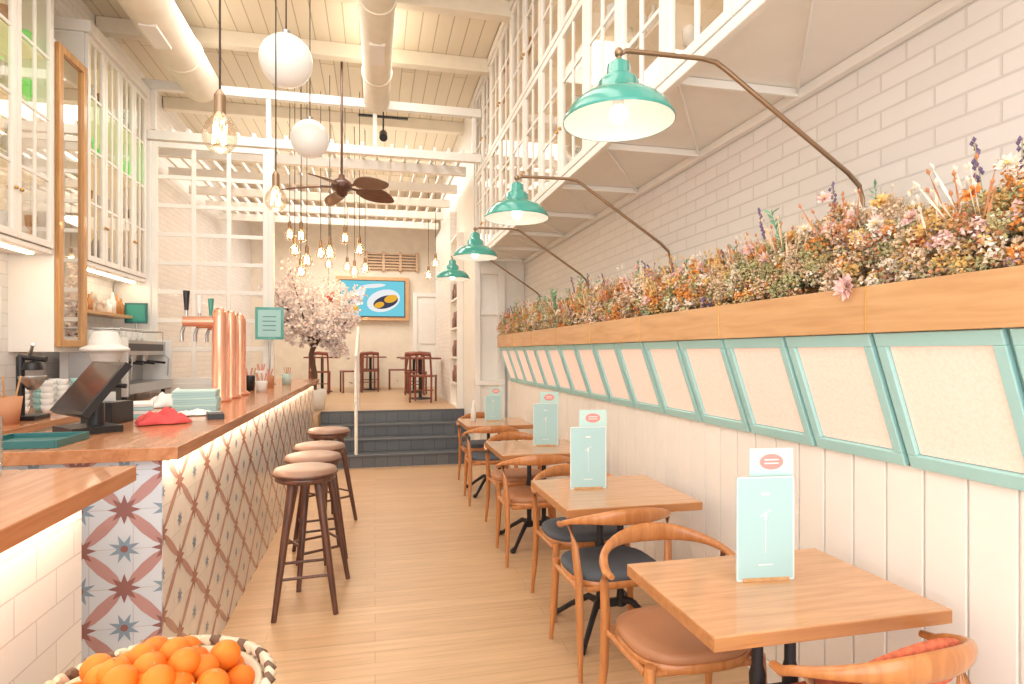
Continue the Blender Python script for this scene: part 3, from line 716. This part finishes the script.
for k in range(5):
    b.M=Matrix.Rotation(math.tau*k/5+.55,4,'Z')@Matrix.Rotation(math.radians(-18),4,'X')
    b.tube([(.1,0,0),(.24,0,0)],.014,DARKW,8)
    top=[];n=12
    for i in range(n+1):
        t=i/n; w=.13*math.sin(math.pi*min(1,t*.93+.05))**.7; top.append((.2+.48*t,w,-.05*t*t))
    vs=top+[(x,-w,z) for x,w,z in reversed(top)]; k2=len(vs)
    b.add(vs+[(x,y,z-.012) for x,y,z in vs],[tuple(range(k2)),tuple(range(k2,2*k2))[::-1]]+[(i,(i+1)%k2,k2+(i+1)%k2,k2+i) for i in range(k2)],BL)
b.M=Matrix.Identity(4); b.build()
for (x,z,r,y0,y1) in [(-1.9,4.5,.2,1.5,7.34),(.02,4.5,.15,1.5,7.34)]:
    b=MB('ventilation_duct'); b.tube([(x,y0,z),(x,y1,z)],r,CEIL,32)
    for y in [2.4,3.8,5.2,6.6]:
        b.tube([(x,y-.02,z),(x,y+.02,z)],r+.012,CEIL,32); b.tube([(x,y,z+r),(x,y,ZC-.165)],.006,STEEL,6)
    b.bx(x-.07,x+.07,5.7,6.1,z-r-.012,z-r+.02,CREAM)
    b.build()
b=MB('track_spotlight',(.1,7.6,4.2)); b.tube([(0,0,0),(0,-.1,-.08)],.05,BLACK,14); b.tube([(0,0,0),(0,0,.2)],.01,BLACK,6); b.bx(-.3,.3,-.02,.02,.2,.22,BLACK); b.tube([(0,0,.22),(0,0,.748)],.008,BLACK,6); b.build()

# ---------------- stair & rail ----------------
b=MB('stair')
for i in range(4):
    if i<3: b.bx(-.748,1.298,8.0+.3*i,8.898,.1625*i,.1625*(i+1)-.03,SLATE)
    else: b.bx(-.748,1.298,8.88,8.898,.4875,.62,SLATE)
    b.bx(-.748,1.298,7.985+.3*i,8.898 if i<3 else 8.93,.1625*(i+1)-.03,.1625*(i+1)+(.0 if i<3 else .004),SLATET)
b.build(.003)
b=MB('stair_handrail')
b.tube([(-.24,8.06,.163),(-.24,8.06,1.45)],.022,WHITE,10); b.tube([(-.24,8.95,.655),(-.24,8.95,1.85)],.022,WHITE,10)
b.tube([(-.24,8.02,1.43),(-.24,8.98,1.85)],.022,WHITE,10)
b.add([(-.24,8.08,.3),(-.24,8.93,.8),(-.24,8.93,1.8),(-.24,8.08,1.4)],[(0,1,2,3)],GLASS)
b.build()

# ---------------- blossom tree ----------------
b=MB('cherry_blossom_tree',(-.9,9.3,ZU))
BK=mat('bark',S(104,76,64),.8,bump=.5); B1=mat('blossom_white',S(248,240,237),.8,var=.02); B2=mat('blossom_pink',S(244,224,220),.8,var=.04)
b.lathe((0,0,0),[(0,0),(.17,0),(.2,.28),(.18,.3),(.17,.27),(0,.26)],WCARD,24)
b.tube([(0,0,.2),(.03,.02,.5),(-.02,0,.8),(.02,0,1.0)],[.05,.042,.038,.032],BK,10)
for k in range(18):
    a=k*2.4; r=U(.4,.74); e=Vector((r*math.cos(a),r*math.sin(a)*.7,U(.8,2.05)))
    m0=Vector((.25*e.x,.25*e.y,1.15)); b.tube([(0,0,.85+.01*k),m0,e],[.022,.016,.006],BK,6)
    for q in range(110):
        p=m0.lerp(e,U(.2,1.1))+Vector((U(-1,1),U(-1,1),U(-1,1)))*.1
        for w in range(3): b.leaf(p,Vector((U(-1,1),U(-1,1),U(-1,1))),.055,.02,B1 if R()<.7 else B2)
for q in range(750):
    d=Vector((U(-1,1),U(-1,1),U(-1,1)))
    if d.length>1: d.normalize()
    p=Vector((0,0,1.45))+Vector((d.x*.62,d.y*.5,d.z*.55))
    for w in range(3): b.leaf(p,Vector((U(-1,1),U(-1,1),U(-1,1))),.055,.02,B1 if R()<.7 else B2)
b.build()

# ---------------- far room ----------------
b=MB('wall_television',(-.05,14.8,2.78))
TVB=emis('tv_blue',S(120,208,224),1.0); TVY=emis('tv_yellow',S(240,180,60),1); TVR=emis('tv_red',S(70,70,90),1); TVW=emis('tv_white',S(240,240,240),1)
b.bx(-.85,.85,-.05,.098,-.52,.52,OAK); b.bx(-.76,.76,-.07,-.05,-.44,.44,BLACK)
b.add([(-.74,-.072,-.42),(.74,-.072,-.42),(.74,-.072,.42),(-.74,-.072,.42)],[(0,1,2,3)],TVB)
def blob(cx,cz,rx,rz,y,m,rot=0):
    b.add([(cx+rx*math.cos(a)*math.cos(rot)-rz*math.sin(a)*math.sin(rot),y,cz+rx*math.cos(a)*math.sin(rot)+rz*math.sin(a)*math.cos(rot)) for a in [math.tau*i/18 for i in range(18)]],[tuple(range(18))],m)
blob(.25,-.05,.4,.26,-.074,TVW,.3); blob(.3,-.08,.3,.15,-.076,TVR,.3); blob(.42,.0,.16,.09,-.078,TVY,.3); blob(.15,-.15,.12,.07,-.078,TVY,.3); blob(-.35,.02,.12,.3,-.074,TVW,-.5); blob(-.5,-.25,.18,.08,-.074,TVY,.2); blob(.0,.3,.3,.05,-.074,TVW,.1)
b.build()
b=MB('door_1'); b.bx(1.0,1.55,14.82,14.898,ZU,2.85,WHITE)
b.bx(.9,1.0,14.78,14.898,ZU,2.95,WHITE); b.bx(1.0,1.6,14.78,14.898,2.85,2.95,WHITE); b.bx(1.08,1.45,14.8,14.82,1.7,2.7,CREAM); b.build(.004)
LV=wood('louvre_wood',S(196,160,126),S(214,182,148),'X',1,.5,0)
b=MB('window_louvres')
for k in range(6): b.bx(-.2,1.0,14.8,14.89,3.5+k*.07,3.535+k*.07,LV)
for x in(-.2,.2,.6,1.0): b.bx(x-.03,x+.03,14.78,14.89,3.46,3.93,LV)
b.build()
RW=wood('red_wood',S(116,58,44),S(150,80,58),'Z',1.5,.4,.2)
def bistro(x,y,rz):
    b=MB('wooden_side_chair',(x,y,ZU),rz)
    b.bx(-.2,.2,-.2,.2,.43,.46,RW)
    for sx in(-1,1):
        b.tube([(sx*.18,.18,0),(sx*.18,.18,.43)],.018,RW,8); b.tube([(sx*.18,-.2,0),(sx*.18,-.18,.45),(sx*.17,-.24,.82)],.018,RW,8)
        b.tube([(sx*.07,-.19,.46),(sx*.07,-.24,.79)],.01,RW,6)
    b.tube([(-.18,-.24,.81),(0,-.27,.83),(.18,-.24,.81)],.02,RW,8,.035); b.tube([(-.18,0,.2),(.18,0,.2)],.01,RW,6)
    b.build()
def btable(x,y):
    b=MB('wooden_bistro_table',(x,y,ZU)); b.bx(-.35,.35,-.3,.3,.72,.75,RW); b.tube([(0,0,.02),(0,0,.72)],.03,IRON,10); b.lathe((0,0,0),[(0,0),(.22,0),(.2,.02),(0,.03)],IRON,20); b.build(.004)
btable(-.1,13.9); bistro(-.15,13.3,.2); bistro(.5,13.9,math.pi/2); bistro(-.1,14.5,math.pi); btable(-1.1,13.4); bistro(-1.1,12.8,0); bistro(-.5,13.1,math.pi/2+.2)
btable(.8,12.8); bistro(.8,12.15,-.2); bistro(.85,13.45,math.pi); btable(.8,11.0); bistro(.8,10.3,-.3)
b=MB('red_pendant_flower',(-.9,12.5,2.6)); b.sph((0,0,0),.14,SEATR,14); b.tube([(0,0,.13),(0,0,ZC-2.6-.002)],.004,CORD,6); b.build()

# ---------------- oranges ----------------
bx_,by_=-.495,1.50
b=MB('wooden_crate_stand',(bx_,by_,0))
for sx in(-1,1):
    for sy in(-1,1): b.bx(sx*.15-.02,sx*.15+.02,sy*.15-.02,sy*.15+.02,0,.515,DARKW)
b.bx(-.18,.18,-.18,.18,.515,.545,DARKW); b.bx(-.13,.13,-.16,-.14,.2,.24,DARKW); b.bx(-.13,.13,.14,.16,.2,.24,DARKW); b.build(.004)
b=MB('orange_fruit_basket',(bx_,by_,.545))
STR=mat('straw_dark',S(116,92,76),.8,bump=.5); STL=mat('straw_light',S(222,206,182),.8,bump=.5)
b.lathe((0,0,0),[(0,.002),(.13,.002),(.17,.05),(.21,.12),(.235,.18),(.225,.18),(.2,.12),(.16,.06),(0,.02)],STL,40)
for ring,(r,z) in enumerate([(.155,.02),(.178,.055),(.198,.09),(.216,.125),(.232,.155),(.245,.185)]):
    n=56
    for k in range(n):
        a0=math.tau*(k+.5*(ring%2))/n; a1=a0+math.tau/n*.98; dz=.010
        b.tube([(r*math.cos(a0),r*math.sin(a0),z-dz),((r+.008)*math.cos((a0+a1)/2),(r+.008)*math.sin((a0+a1)/2),z),(r*math.cos(a1),r*math.sin(a1),z+dz)],[.007,.015,.007],STR if (k+ring)%3==0 else STL,6)
ro=.0345
for lay,(z,rm,off) in enumerate([(.165,.205,0),(.212,.172,.035),(.244,.085,0.0)]):
    for i in range(-5,6):
        for j in range(-5,6):
            x=(i+.5*(j%2))*.070+off; y=j*.061+off*.6
            if math.hypot(x,y)<rm:
                b.sph((x+U(-.002,.002),y+U(-.002,.002),z+U(-.006,.006)),ro*U(.96,1.04),ORANGE,20,(1,1,.96))
                a=U(0,6.28); b.sph((x+.012*math.cos(a),y+.012*math.sin(a),z+ro*.93),.0028,BOTG,6)
b.build()

# ---------------- lights ----------------
def area(name,loc,rot,sx,sy,e,col=(1,.96,.91)):
    l=bpy.data.lights.new(name,'AREA'); l.shape='RECTANGLE'; l.size=sx; l.size_y=sy; l.energy=e; l.color=col
    o=bpy.data.objects.new(name,l); o.location=loc; o.rotation_euler=rot; scene.collection.objects.link(o)
area('behind_camera_fill',(-.4,-1.5,2.5),(math.radians(90),0,0),4.4,4.4,148,(1,.985,.97))  # added fill light behind the camera; no shopfront window is built
area('overhead_fill_front',(-.6,2.6,4.75),(0,0,0),2.6,3.6,84,(1,.965,.92))  # added overhead fill without a fixture, brightens the front of the room
area('overhead_fill_mid',(-.6,6.4,4.75),(0,0,0),2.2,1.0,56,(1,.965,.92))  # added fill for the middle of the room, no lamp modelled
area('overhead_fill_back',(-.6,10.5,4.75),(0,0,0),3,3,112,(1,.95,.88))  # added fill above the pergola, no fixture there
area('overhead_fill_dining',(-.4,13.3,4.0),(0,0,0),2.5,1.5,62,(1,.93,.84))  # added fill over the far tables, not a modelled lamp
w=bpy.data.worlds.new('World'); scene.world=w; w.use_nodes=True
w.node_tree.nodes['Background'].inputs[0].default_value=(1,.99,.97,1); w.node_tree.nodes['Background'].inputs[1].default_value=1.25

cam=bpy.data.cameras.new('camera'); co=bpy.data.objects.new('camera',cam); scene.collection.objects.link(co)
cam.sensor_width=36; cam.lens=600/1024*36; cam.shift_y=10/1024; cam.clip_start=.05
co.location=(0,0,1.5); co.rotation_euler=(math.radians(90),0,math.radians(-12.86))
scene.camera=co
